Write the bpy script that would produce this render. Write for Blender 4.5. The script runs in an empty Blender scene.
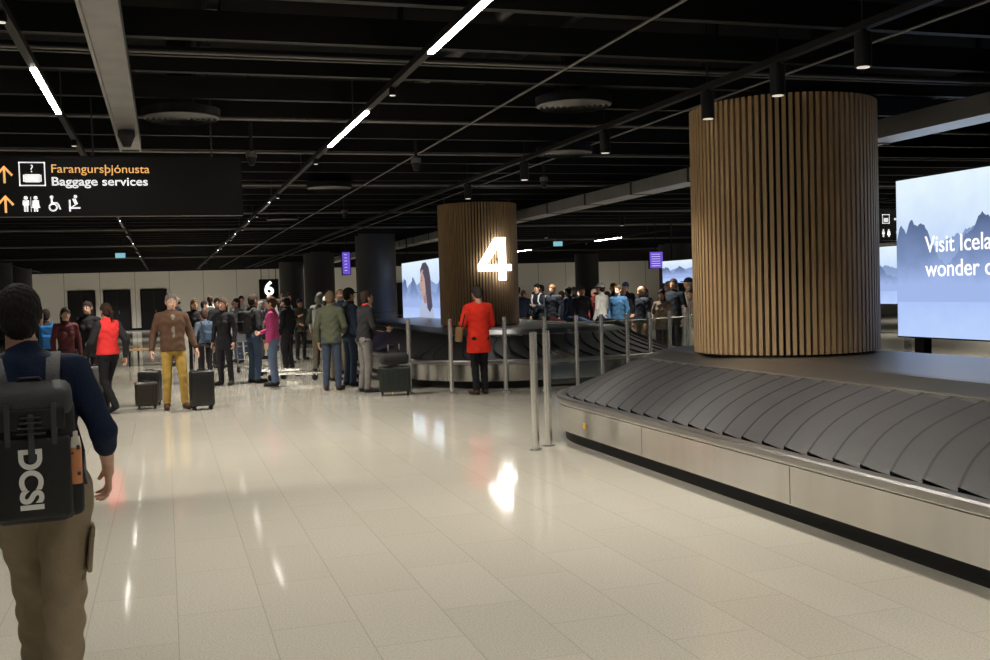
import bpy, bmesh, math, random
import numpy as np
from mathutils import Vector, Matrix
random.seed(7)
scene=bpy.context.scene
try:
    scene.view_settings.view_transform='Standard'
    scene.view_settings.look='None'
except Exception: pass
# ------------------------------------------------------------ materials
_M={}
def pmat(name,col,rough=.6,metal=0,bump=0,bscale=60,var=0,vscale=8,spec=.5,emit=None,es=0,stretch=None):
    if name in _M: return _M[name]
    m=bpy.data.materials.new(name); m.use_nodes=True
    nt=m.node_tree; b=nt.nodes['Principled BSDF']
    b.inputs['Base Color'].default_value=(*col,1)
    b.inputs['Roughness'].default_value=rough
    b.inputs['Metallic'].default_value=metal
    b.inputs['Specular IOR Level'].default_value=spec
    tc=nt.nodes.new('ShaderNodeTexCoord'); src=tc.outputs['Object']
    if stretch:
        mp=nt.nodes.new('ShaderNodeMapping'); mp.inputs['Scale'].default_value=stretch
        nt.links.new(src,mp.inputs[0]); src=mp.outputs[0]
    if bump:
        n=nt.nodes.new('ShaderNodeTexNoise'); n.inputs['Scale'].default_value=bscale
        nt.links.new(src,n.inputs['Vector'])
        bp=nt.nodes.new('ShaderNodeBump'); bp.inputs['Strength'].default_value=bump
        bp.inputs['Distance'].default_value=.01
        nt.links.new(n.outputs['Fac'],bp.inputs['Height']); nt.links.new(bp.outputs['Normal'],b.inputs['Normal'])
    if var:
        n2=nt.nodes.new('ShaderNodeTexNoise'); n2.inputs['Scale'].default_value=vscale; n2.inputs['Detail'].default_value=4
        nt.links.new(src,n2.inputs['Vector'])
        mx=nt.nodes.new('ShaderNodeMix'); mx.data_type='RGBA'
        mx.inputs[6].default_value=(*[c*(1-var) for c in col],1); mx.inputs[7].default_value=(*[min(1,c*(1+var)) for c in col],1)
        nt.links.new(n2.outputs['Fac'],mx.inputs[0]); nt.links.new(mx.outputs[2],b.inputs['Base Color'])
    if emit:
        b.inputs['Emission Color'].default_value=(*emit,1); b.inputs['Emission Strength'].default_value=es
    _M[name]=m; return m
def cloth(col):
    return pmat('cloth_%03d_%03d_%03d'%tuple(int(c*999) for c in col),col,.85,bump=.25,bscale=90,var=.18,vscale=14,spec=.25)
BLACK=pmat('black_paint',(.007,.007,.008),.55,spec=.3)
SIGNB=pmat('sign_black',(.005,.005,.005),.5,spec=.25)
DARK=pmat('dark_paint',(.0050,.0048,.0050),.6,var=.3,spec=.2)
CEIL=pmat('ceiling_black',(.0015,.0015,.0018),.8,spec=.1)
PIPE=pmat('pipe_grey',(.035,.034,.033),.5)
PIPEL=pmat('pipe_light_grey',(.10,.096,.09),.45)
GALV=pmat('galvanised',(.20,.20,.195),.38,metal=.7,var=.4,vscale=4)
DUCT=pmat('duct_metal',(.42,.42,.41),.36,metal=.7,var=.2,vscale=3)
STEEL=pmat('brushed_steel',(.62,.605,.58),.17,metal=1,var=.16,vscale=5,stretch=(1,1,.15),bump=.05,bscale=30)
STEELD=pmat('steel_plate',(.38,.37,.36),.34,metal=1,var=.1,vscale=2)
CHROME=pmat('chrome_post',(.80,.79,.76),.26,metal=.9)
GREYCOL=pmat('grey_column_paint',(.055,.055,.06),.5)
RUBBER=pmat('belt_rubber',(.036,.034,.037),.40,bump=.12,bscale=40,var=.35,vscale=6)
WOOD=pmat('oak_slat',(.42,.28,.145),.5,var=.2,vscale=3)
WOODBACK=pmat('slat_backing',(.012,.010,.008),.9)
WHITEW=pmat('white_wall',(.76,.73,.66),.6)
ORANGE=pmat('orange_sign',(.9,.45,.12),.5,emit=(1,.55,.18),es=.7)
WHITEE=pmat('white_sign',(.9,.9,.9),.5,emit=(1,1,1),es=.75)
NUM=pmat('number_glow',(1,1,1),.5,emit=(1,1,.97),es=4.5)
STRIP=pmat('light_strip',(1,1,1),.5,emit=(1,.95,.87),es=55)
STRIPL=pmat('light_strip_louvred',(1,1,1),.5,emit=(1,.95,.87),es=26)
LAMP=pmat('lamp_lens',(1,1,1),.5,emit=(1,.9,.75),es=.5)
PURPLE=pmat('purple_screen',(.05,.02,.2),.4,emit=(.18,.10,.75),es=.8)
LABEL=pmat('yellow_label',(.85,.45,.03),.5)
def glassmat():
    m=bpy.data.materials.new('clear_glass'); m.use_nodes=True; nt=m.node_tree
    for n in list(nt.nodes): nt.nodes.remove(n)
    o=nt.nodes.new('ShaderNodeOutputMaterial'); mx=nt.nodes.new('ShaderNodeMixShader')
    t=nt.nodes.new('ShaderNodeBsdfTransparent'); t.inputs[0].default_value=(.86,.93,.91,1)
    g=nt.nodes.new('ShaderNodeBsdfGlossy'); g.inputs['Roughness'].default_value=.03
    mx.inputs[0].default_value=.26
    nt.links.new(t.outputs[0],mx.inputs[1]); nt.links.new(g.outputs[0],mx.inputs[2]); nt.links.new(mx.outputs[0],o.inputs[0])
    return m
GLASS=glassmat()
def floormat():
    m=bpy.data.materials.new('terrazzo_tile'); m.use_nodes=True; nt=m.node_tree; b=nt.nodes['Principled BSDF']
    L=nt.links.new
    tc=nt.nodes.new('ShaderNodeTexCoord')
    br=nt.nodes.new('ShaderNodeTexBrick'); br.offset=0.5
    br.inputs['Color1'].default_value=(.59,.565,.495,1); br.inputs['Color2'].default_value=(.56,.535,.465,1)
    br.inputs['Mortar'].default_value=(.44,.415,.355,1); br.inputs['Scale'].default_value=1
    br.inputs['Mortar Size'].default_value=.0028; br.inputs['Brick Width'].default_value=.9; br.inputs['Row Height'].default_value=.45
    mp=nt.nodes.new('ShaderNodeMapping'); mp.inputs['Rotation'].default_value=(0,0,math.radians(90))
    L(tc.outputs['Object'],mp.inputs[0]); L(mp.outputs[0],br.inputs['Vector'])
    n=nt.nodes.new('ShaderNodeTexNoise'); n.inputs['Scale'].default_value=95; n.inputs['Detail'].default_value=5; n.inputs['Roughness'].default_value=.8
    L(tc.outputs['Object'],n.inputs['Vector'])
    r=nt.nodes.new('ShaderNodeValToRGB'); r.color_ramp.elements[0].position=.36; r.color_ramp.elements[0].color=(.70,.68,.65,1)
    r.color_ramp.elements[1].position=.58; r.color_ramp.elements[1].color=(1,1,1,1)
    L(n.outputs['Fac'],r.inputs[0])
    mx=nt.nodes.new('ShaderNodeMix'); mx.data_type='RGBA'; mx.blend_type='MULTIPLY'; mx.inputs[0].default_value=1
    L(br.outputs['Color'],mx.inputs[6]); L(r.outputs[0],mx.inputs[7]); L(mx.outputs[2],b.inputs['Base Color'])
    b.inputs['Specular IOR Level'].default_value=.8
    n3=nt.nodes.new('ShaderNodeTexNoise'); n3.inputs['Scale'].default_value=1.5
    L(tc.outputs['Object'],n3.inputs['Vector'])
    mr=nt.nodes.new('ShaderNodeMapRange'); mr.inputs[3].default_value=.05; mr.inputs[4].default_value=.10
    L(n3.outputs['Fac'],mr.inputs[0]); L(mr.outputs[0],b.inputs['Roughness'])
    return m
FLOOR=floormat()
def gradmat(name,stops,strength=1.0):
    m=bpy.data.materials.new(name); m.use_nodes=True; nt=m.node_tree; L=nt.links.new
    for n in list(nt.nodes): nt.nodes.remove(n)
    o=nt.nodes.new('ShaderNodeOutputMaterial'); e=nt.nodes.new('ShaderNodeEmission'); e.inputs[1].default_value=strength
    tc=nt.nodes.new('ShaderNodeTexCoord'); sp=nt.nodes.new('ShaderNodeSeparateXYZ'); L(tc.outputs['Generated'],sp.inputs[0])
    ns=nt.nodes.new('ShaderNodeTexNoise'); ns.inputs['Scale'].default_value=3; ns.inputs['Detail'].default_value=6; L(tc.outputs['Object'],ns.inputs['Vector'])
    ad=nt.nodes.new('ShaderNodeMath'); ad.operation='MULTIPLY_ADD'; ad.inputs[1].default_value=.35; L(ns.outputs['Fac'],ad.inputs[0])
    sb=nt.nodes.new('ShaderNodeMath'); sb.operation='SUBTRACT'; sb.inputs[1].default_value=.175; L(sp.outputs[2],ad.inputs[2]); L(ad.outputs[0],sb.inputs[0])
    rp=nt.nodes.new('ShaderNodeValToRGB'); L(sb.outputs[0],rp.inputs[0])
    els=rp.color_ramp.elements
    els[0].position=stops[0][0]; els[0].color=(*stops[0][1],1); els[1].position=stops[-1][0]; els[1].color=(*stops[-1][1],1)
    for p,c in stops[1:-1]: q=els.new(p); q.color=(*c,1)
    L(rp.outputs[0],e.inputs[0]); L(e.outputs[0],o.inputs[0]); return m
SKY=gradmat('screen_sky',[(0,(.46,.60,.92)),(.35,(.36,.48,.84)),(.6,(.55,.68,.90)),(1,(.74,.86,.93))],1.08)
MTF=gradmat('screen_far_peaks',[(.25,(.37,.49,.83)),(.6,(.27,.37,.62)),(1,(.22,.31,.52))],1.05)
MTN=gradmat('screen_near_peaks',[(.22,(.36,.48,.82)),(.55,(.20,.28,.50)),(1,(.095,.14,.27))],1.0)
# ------------------------------------------------------------ mesh builder
class MB:
    def __init__(s): s.v=[];s.f=[];s.m=[];s.mats=[]
    def mi(s,mat):
        if mat not in s.mats: s.mats.append(mat)
        return s.mats.index(mat)
    def add(s,v,f,mat):
        o=len(s.v); k=s.mi(mat); s.v+= [tuple(p) for p in v]; s.f+=[tuple(i+o for i in q) for q in f]; s.m+=[k]*len(f)
    def box(s,x0,x1,y0,y1,z0,z1,mat):
        v=[(x0,y0,z0),(x1,y0,z0),(x1,y1,z0),(x0,y1,z0),(x0,y0,z1),(x1,y0,z1),(x1,y1,z1),(x0,y1,z1)]
        s.add(v,[(0,3,2,1),(4,5,6,7),(0,1,5,4),(1,2,6,5),(2,3,7,6),(3,0,4,7)],mat)
    def obox(s,M,hx,hy,hz,mat,bev=0):
        if bev:
            bm=bmesh.new(); bmesh.ops.create_cube(bm,size=1)
            bmesh.ops.scale(bm,vec=(2*hx,2*hy,2*hz),verts=bm.verts)
            bmesh.ops.bevel(bm,geom=list(bm.edges),offset=bev,segments=3,affect='EDGES',profile=.5)
            bm.verts.index_update()
            s.add([M@v.co for v in bm.verts],[[v.index for v in f.verts] for f in bm.faces],mat); bm.free()
        else:
            v=[M@Vector((a*hx,b*hy,c*hz)) for c in(-1,1) for a,b in((-1,-1),(1,-1),(1,1),(-1,1))]
            s.add(v,[(0,3,2,1),(4,5,6,7),(0,1,5,4),(1,2,6,5),(2,3,7,6),(3,0,4,7)],mat)
    def tube(s,a,b,r,mat,n=12,r2=None,cap=True):
        a=Vector(a);b=Vector(b);r2=r if r2 is None else r2
        q=(b-a).to_track_quat('Z','Y').to_matrix()
        v=[]
        for p,rr in((a,r),(b,r2)):
            for i in range(n):
                t=2*math.pi*i/n; v.append(p+q@Vector((math.cos(t)*rr,math.sin(t)*rr,0)))
        f=[(i,(i+1)%n,n+(i+1)%n,n+i) for i in range(n)]
        if cap: f+= [tuple(reversed(range(n))),tuple(range(n,2*n))]
        s.add(v,f,mat)
    def build(s,name,parent=None,smooth=False,loc=(0,0,0),rot=(0,0,0)):
        me=bpy.data.meshes.new(name); me.from_pydata(s.v,[],s.f); 
        for m in s.mats: me.materials.append(m)
        me.polygons.foreach_set('material_index',s.m)
        if smooth:
            me.polygons.foreach_set('use_smooth',[True]*len(s.f))
            try: me.set_sharp_from_angle(angle=math.radians(40))
            except Exception: pass
        me.update()
        o=bpy.data.objects.new(name,me); scene.collection.objects.link(o); o.location=loc; o.rotation_euler=rot
        if parent: o.parent=parent
        return o
def text(name,body,size,loc,rot,mat,parent=None,width=None,ext=.002,align='LEFT',bold=0):
    c=bpy.data.curves.new(name,'FONT'); c.body=body; c.size=size; c.extrude=ext; c.align_x=align; c.align_y='CENTER'; c.offset=bold
    c.materials.append(mat)
    o=bpy.data.objects.new(name,c); scene.collection.objects.link(o); o.location=loc; o.rotation_euler=rot
    if width:
        bpy.context.view_layer.update(); w=o.dimensions.x
        if w>0: o.scale=(width/w,1,1)
    if parent:
        o.parent=parent; o.matrix_parent_inverse=Matrix.Translation(-parent.location)
    return o
H90=math.pi/2
T0=Matrix.Translation
# ------------------------------------------------------------ room shell
XW0,XW1,YW0,YW1=-14,32,-8,64
m=MB(); m.box(XW0,XW1,YW0,YW1,-.2,0,FLOOR); m.build('floor')
m=MB(); m.box(XW0,XW1,YW0,YW1,4.5,4.7,CEIL); m.build('ceiling')
def wall(name,x0,x1,y0,y1):
    m=MB(); m.box(x0,x1,y0,y1,0,3.35,WHITEW); m.box(x0,x1,y0,y1,3.35,4.5,BLACK); m.build(name)
wall('wall_back',XW0,XW1,YW1,YW1+.3)
wall('wall_front',XW0,XW1,YW0-.3,YW0)
wall('wall_left',XW0-.3,XW0,YW0,YW1)
wall('wall_right',XW1,XW1+.3,YW0,YW1)
m=MB()
for i in range(24):
    x=-13+i*1.9; m.box(x-.012,x+.012,YW1-.012,YW1-.002,0,3.35,pmat('joint',(.2,.19,.17),.7))
m.box(XW0,XW1,YW1-.02,YW1-.001,0,.12,DARK)
m.build('baseboard_back')
for i,x in enumerate((-4.5,-2.6,-.6,14,20)):
    m=MB(); m.box(x-.65,x+.65,YW1-.07,YW1-.005,0,2.25,BLACK); m.box(x-.74,x-.65,YW1-.09,YW1-.003,0,2.33,DARK); m.box(x+.65,x+.74,YW1-.09,YW1-.003,0,2.33,DARK)
    m.box(x-.74,x+.74,YW1-.09,YW1-.003,2.25,2.33,DARK); m.box(x-.01,x+.01,YW1-.08,YW1-.06,0,2.25,PIPE); m.box(x+.08,x+.11,YW1-.13,YW1-.07,.95,1.15,CHROME)
    m.build('door_%d'%(i+1))
# ------------------------------------------------------------ ceiling grid
m=MB(); y=-6.0
while y<63:
    m.box(XW0,XW1,y-.04,y+.04,3.54,3.74,DARK); y+=1.15
for x in (-12,-9,-6,-3,.4,3.1,8.6,12,15,18,21,24,27,30):
    m.box(x-.04,x+.04,YW0,YW1,3.76,3.96,DARK)
m.build('ceiling_beam_grid')
m=MB()
for x,z,r in ((-5,4.05,.05),(-4.8,4.05,.03),(2.9,4.1,.06),(9.6,4.05,.06),(9.9,4.05,.04),(14,4.1,.08)):
    m.tube((x,YW0,z),(x,YW1,z),r,PIPE)
for y_,z,r in ((5.0,3.50,.012),(5.12,3.50,.008),(6.9,3.80,.03),(8.0,3.49,.014),(8.12,3.49,.008),(10.9,3.50,.016),(13.4,3.50,.018),(17.2,3.49,.022),(22.9,3.49,.025),(28,3.49,.03),(36,3.48,.035),(46,3.48,.04)):
    m.tube((XW0,y_,z),(XW1,y_,z),r,PIPEL if z<3.6 else PIPE)
for x,r in ((8.9,.02),(9.0,.012),(5.2,.010),(3.2,.010)): m.tube((x,YW0,3.50-r),(x,YW1,3.50-r),r,PIPEL)
m.build('ceiling_pipes',smooth=True)
m=MB()
for y_,z0_,z1_,d_ in ((3.2,3.98,4.3,.5),(9.0,3.98,4.25,.4),(14.8,3.98,4.35,.6),(24.5,3.98,4.3,.5),(38,3.98,4.3,.5)):
    m.box(XW0,XW1,y_-d_/2,y_+d_/2,z0_,z1_,PIPE)
    x=XW0+1
    while x<XW1: m.box(x-.02,x+.02,y_-d_/2-.02,y_+d_/2+.02,z0_-.015,z1_+.015,DARK); x+=1.5
m.build('ventilation_ducts')
m=MB(); m.box(-.36,-.19,-2,11.6,3.27,3.34,GALV); m.box(-.38,-.36,-2,11.6,3.25,3.38,GALV); m.box(-.19,-.17,-2,11.6,3.25,3.38,GALV)
for y_ in (0,3,6,9): m.tube((-.28,y_,3.34),(-.28,y_,4.49),.01,PIPE)
m.build('cable_tray')
# ladder-type cable tray running across the near right
m=MB(); 
for y_ in (4.30,4.62): m.box(2.2,16,y_-.012,y_+.012,3.42,3.50,GALV)
x=2.3
while x<16: m.box(x-.012,x+.012,4.31,4.61,3.43,3.45,GALV); x+=.3
for k in range(4): m.tube((2.2,4.38+.05*k,3.46),(16,4.38+.05*k,3.46),.010,BLACK,n=8)
m.build('ladder_cable_tray')
m=MB(); m.box(7.45,7.85,-2,60,3.22,3.42,DUCT)
for y_ in range(0,60,2): m.box(7.44,7.86,y_-.03,y_+.03,3.21,3.43,PIPE)
m.build('air_duct')
def diffuser(x,y,r=.36):
    m=MB(); m.tube((x,y,3.42),(x,y,3.50),r,DARK,n=40)
    for i in range(6):
        rr=r*(.97-.15*i); n=40; v=[]
        for j in range(n):
            t=2*math.pi*j/n
            v+= [(x+math.cos(t)*rr,y+math.sin(t)*rr,3.415),(x+math.cos(t)*rr*.93,y+math.sin(t)*rr*.93,3.40)]
        f=[(2*j,2*((j+1)%n),2*((j+1)%n)+1,2*j+1) for j in range(n)]
        m.add(v,f,PIPEL)
    m.tube((x,y,3.5),(x,y,4.49),.12,DARK)
    m.build('ceiling_air_diffuser')
for x,y in ((.22,10.45),(3.76,9.3),(4.95,12.6),(-4,14),(2.6,17),(-4,22),(9.4,15.5),(2.6,24)): diffuser(x,y)
def track(X,segs,z=3.32,louv=()):
    m=MB(); m.box(X-.026,X+.026,-4,60,z,z+.05,DARK)
    for a,b in segs: m.box(X-.020,X+.020,a,b,z-.012,z+.001,STRIP)
    for a,b in louv:
        m.box(X-.010,X+.010,a,b,z-.004,z+.001,STRIPL)
        m.box(X-.026,X-.015,a,b,z-.024,z,BLACK); m.box(X+.015,X+.026,a,b,z-.024,z,BLACK)
        y_=a
        while y_<b: m.box(X-.018,X+.018,y_-.002,y_+.002,z-.024,z-.004,BLACK); y_+=.15  # black blades added to hide the strip from low view angles
    for y_ in range(-2,60,4): m.tube((X,y_,z+.05),(X,y_,4.49),.006,PIPE,n=6)
    m.build('linear_light_track')
track(1.78,[(4.75+4.55*i,6.95+4.55*i) for i in (-1,0,1)],louv=[(13.9+4.55*i,15.6+4.55*i) for i in range(1,7)])
track(-.80,[(3,5.2),(7.9,9.7)],louv=[(13.5+4.55*i,15.2+4.55*i) for i in range(1,7)])
track(-6.2,[(5+9*i,7.2+9*i) for i in range(0,5)])
track(14.5,[(14+9*i,16.2+9*i) for i in range(0,4)])
PWR=2.35
def downlight(x,y,power,z=3.32,ang=130,warm=(1,.93,.815),h=.24,r=.055):
    m=MB(); m.tube((x,y,z-.02),(x,y,z-h),r,BLACK,n=20); m.tube((x,y,z+.0),(x,y,z-.02),.025,BLACK); m.tube((x,y,z-h+.005),(x,y,z-h-.004),r*.75,LAMP,n=20)
    if h>.1: m.tube((x,y,z+.06),(x,y,4.49),.006,BLACK,n=6)
    o=m.build('ceiling_spot_or_fill_lamp',smooth=True)  # fixture body shared by the track spots and the added fill lamps
    l=bpy.data.lights.new('lamp','SPOT'); l.energy=power*PWR; l.spot_size=math.radians(ang); l.spot_blend=.9; l.shadow_soft_size=.05; l.color=warm
    lo=bpy.data.objects.new('lamp',l); scene.collection.objects.link(lo); lo.location=(x,y,z-h-.03); lo.parent=o
m=MB(); m.box(4.37,4.43,-3,60,3.32,3.37,DARK); m.build('spotlight_track')
for y in (2.5,5.85,6.85,7.9,10.05,12.6,15.2): downlight(4.4,y,62,ang=120)
for y in (2.0,8.2,12.6,17,21,25,29.5,34.5,41,48,56): downlight(1.78,y,(170 if y<9 else 240) if y<30 else 300,h=.06,r=.03)  # flush fill lamps added on the light track to brighten the floor
for y in (1,6.4,11.3,15.5,20,27,36,48): downlight(-.80,y,95 if y<9 else 180,h=.06,r=.03)  # same added fill along the left track
for y in (4,10,18,26,36): downlight(-6.2,y,130,h=.06,r=.03)  # outer left row, also added fill for the floor
for y in (17.5,22,27,33): downlight(10.0,y,260)  # lamps added to brighten the crowd beside the carousel
for y in (18,25,35,47): downlight(14.5,y,310,h=.06,r=.03)  # more added fill behind the right-hand crowd
for x,y in ((22,26),(26,44)): downlight(x,y,320)  # fill lamps added for the far right region
for x in (-9,-3,2.4,10,18,27): downlight(x,60.5,430,h=.06,r=.03,warm=(1,.96,.89))  # wall-wash lamps added because the back wall came out dark
for y in (20,34,48): downlight(29,y,400,h=.06,r=.03,warm=(1,.96,.89))  # lamps added to brighten the right wall
# ------------------------------------------------------------ columns
def slatcol(x,y,r,z0,z1,ns):
    m=MB(); m.tube((x,y,z0),(x,y,z1),r-.05,WOODBACK,n=64)
    for i in range(ns):
        t=2*math.pi*i/ns
        M=T0((x+math.cos(t)*(r-.025),y+math.sin(t)*(r-.025),(z0+z1)/2+.01))@Matrix.Rotation(t,4,'Z')
        m.obox(M,.028,math.pi*r/ns*.56,(z1-z0)/2-.01,WOOD)
    m.tube((x,y,z1),(x,y,4.49),r-.12,BLACK,n=48)
    return m.build('wood_slat_column')
slatcol(6.2,9.6,.94,.968,3.5,92)
c4=slatcol(6.35,21.3,.83,.968,3.5,80)
for x,y,r in ((6.5,33.3,.64),(6.5,46.2,.66),(6.7,58.5,.66),(22.6,43.7,.85),(22.6,54.6,.66),(22.6,33,.7),(-7.0,51,.6),(-7.2,60,.6),(-7.0,38,.6)):
    m=MB(); m.tube((x,y,0),(x,y,4.5),r,GREYCOL,n=48); m.tube((x,y,0),(x,y,.15),r+.01,BLACK,n=48); m.tube((x,y,1.1),(x,y,1.115),r+.004,BLACK,n=48); m.build('round_column',smooth=True)
m=MB(); s_=.87
def prism(P,y0,y1,mat):
    n=len(P); v=[(x,y0,z) for x,z in P]+[(x,y1,z) for x,z in P]
    m.add(v,[tuple(range(n)),tuple(range(2*n-1,n-1,-1))]+[(i,n+i,n+(i+1)%n,(i+1)%n) for i in range(n)],mat)
sc4=lambda P:[(x*s_,z*s_) for x,z in P]
prism(sc4([(.10,-.5),(.27,-.5),(.27,.5),(.10,.5)]),-.03,.03,NUM)
prism(sc4([(-.40,-.28),(.40,-.28),(.40,-.13),(-.40,-.13)]),-.031,.029,NUM)
prism(sc4([(-.40,-.13),(-.20,-.13),(.11,.30),(.11,.5),(.02,.5)]),-.029,.031,NUM)
m.tube((.1,.03,0),(.1,.12,0),.03,BLACK); m.tube((.1,.03,.3),(.1,.12,.3),.03,BLACK)
m.build('carousel_number_sign',loc=(6.42,20.37,2.33))
# ------------------------------------------------------------ conveyors
class RR:
    def __init__(s,x0,x1,y0,y1,R,ref=.5):
        s.R=R; cx0,cx1,cy0,cy1=x0+R,x1-R,y0+R,y1-R; rr=R-ref; q=math.pi/2
        s.segs=[('l',(cx0,cy0),(cx0,cy1),math.pi,cy1-cy0),('a',(cx0,cy1),math.pi,math.pi/2,rr*q),
                ('l',(cx0,cy1),(cx1,cy1),math.pi/2,cx1-cx0),('a',(cx1,cy1),math.pi/2,0,rr*q),
                ('l',(cx1,cy1),(cx1,cy0),0,cy1-cy0),('a',(cx1,cy0),0,-math.pi/2,rr*q),
                ('l',(cx1,cy0),(cx0,cy0),-math.pi/2,cx1-cx0),('a',(cx0,cy0),-math.pi/2,-math.pi,rr*q)]
        s.L=sum(g[-1] for g in s.segs)
    def at(s,t,off):
        t%=s.L
        for g in s.segs:
            if t<=g[-1] and g[-1]>1e-6:
                k=t/g[-1]
                if g[0]=='l': c=(g[1][0]+(g[2][0]-g[1][0])*k,g[1][1]+(g[2][1]-g[1][1])*k); a=g[3]
                else: c=g[1]; a=g[2]+(g[3]-g[2])*k
                return (c[0]+math.cos(a)*(s.R-off),c[1]+math.sin(a)*(s.R-off))
            t-=g[-1]
        c=s.segs[0][1]; return (c[0]-(s.R-off),c[1])
    def samples(s):
        out=[];t=0
        for g in s.segs:
            n=24 if g[0]=='a' else max(1,int(g[-1]/2))
            if g[-1]<1e-6: continue
            for i in range(n): out.append(t+g[-1]*i/n)
            t+=g[-1]
        return out
def conveyor(x0,x1,y0,y1,R,plate,label):
    p=RR(x0,x1,y0,y1,R); ts=p.samples(); N=len(ts); m=MB()
    def sweep(prof,mat):
        for (o0,z0),(o1,z1) in zip(prof[:-1],prof[1:]):
            v=[(*p.at(t,o0),z0) for t in ts]+[(*p.at(t,o1),z1) for t in ts]
            m.add(v,[(i,N+i,N+(i+1)%N,(i+1)%N) for i in range(N)],mat)
    sweep([(.08,0),(.08,.13)],BLACK)
    sweep([(.08,.13),(.0,.13),(.0,.405),(.012,.41),(.012,.42)],STEEL)
    sweep([(.012,.42),(-.012,.425),(-.02,.44),(-.02,.475),(-.01,.49),(.04,.495),(.09,.485),(.09,.44)],STEELD)
    sweep([(.06,.43),(1.06,.80)],BLACK)
    sweep([(.98,.84),(.98,.885),(1.0,.895),(1.22,.96),(1.3,.965)],STEELD)
    v=[(*p.at(t,1.3),.965) for t in ts]; m.add(v,[tuple(range(N))[::-1]],STEELD)
    t=.7
    while t<p.L:
        a=p.at(t,-.001);b=p.at(t+.006,-.001); m.add([(*a,.14),(*b,.14),(*b,.40),(*a,.40)],[(0,1,2,3)],PIPE); t+=2.4
    body=m.build('baggage_carousel',smooth=True)
    b=MB(); n=int(p.L/plate); Lp=p.L/n; U=10
    ws=(0,.5,.90,.93,1.0)
    for i in range(n):
        v=[]
        for iu in range(U+1):
            u=iu/U; off=.10+.89*u; z=.472+.375*u
            cs=.18*u+.16*math.sin(math.pi*u)
            for w in ws:
                x,y=p.at(i*Lp+w*Lp*1.10+cs,off); v.append((x,y,z+.004+.034*w))
            x,y=p.at(i*Lp+Lp*1.10+cs,off); v.append((x,y,z-.01))
        W=len(ws)+1
        f1=[];f2=[]
        for a in range(U):
            for c in range(W-1):
                q=(a*W+c,a*W+c+1,(a+1)*W+c+1,(a+1)*W+c)
                (f2 if c>=3 else f1).append(q)
        b.add(v,f1,RUBBER); b.add(v,f2,BLACK)
    b.build('rubber_plates',parent=body,smooth=True)
    lb=MB(); x,y=label; lb.box(x-.006,x+.0,y-.03,y+.03,.22,.28,LABEL); lb.build('warning_label',parent=body)
    return body
conveyor(4.13,8.27,-6,12.6,2.07,.29,(4.13,10.15))
conveyor(4.15,9.6,17.0,31.5,2.15,.29,(4.15,20))
conveyor(4.15,9.6,36.5,44.5,2.15,.38,(4.15,39))
def post(x,y,h=1.24,r=.032):
    m=MB(); m.tube((x,y,0),(x,y,h),r,CHROME,n=20); m.tube((x,y,h),(x,y,h+.012),r*.9,STEELD,n=20); m.tube((x,y,0),(x,y,.012),r*1.6,STEELD,n=20)
    return m
post(3.68,10.42,1.24,.040).build('steel_post',smooth=True)
post(3.90,10.62,1.24,.040).build('steel_post',smooth=True)
for q in ((3.9,17.35),(4.5,16.85),(5.35,16.55)): post(*q,r=.036).build('steel_post',smooth=True)
pts=[(6.0,16.4),(6.55,16.35),(7.0,16.34),(7.5,16.40),(8.0,16.55),(8.5,16.8),(9.0,17.05),(9.5,17.6),(9.85,18.3),(10.05,19.2)]
m=MB()
for q in pts:
    m.tube((q[0],q[1],0),(q[0],q[1],1.24),.036,CHROME,n=20); m.tube((q[0],q[1],0),(q[0],q[1],.012),.055,STEELD,n=20)
for a,b in zip(pts[:-1],pts[1:]):
    a=Vector(a);b=Vector(b);d=(b-a).normalized()*.045;a=a+d;b=b-d
    m.add([(a.x,a.y,.1),(b.x,b.y,.1),(b.x,b.y,1.12),(a.x,a.y,1.12)],[(0,1,2,3)],GLASS)
    m.tube((a.x,a.y,1.125),(b.x,b.y,1.125),.010,CHROME,n=8)
m.build('glass_barrier',smooth=True)
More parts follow.
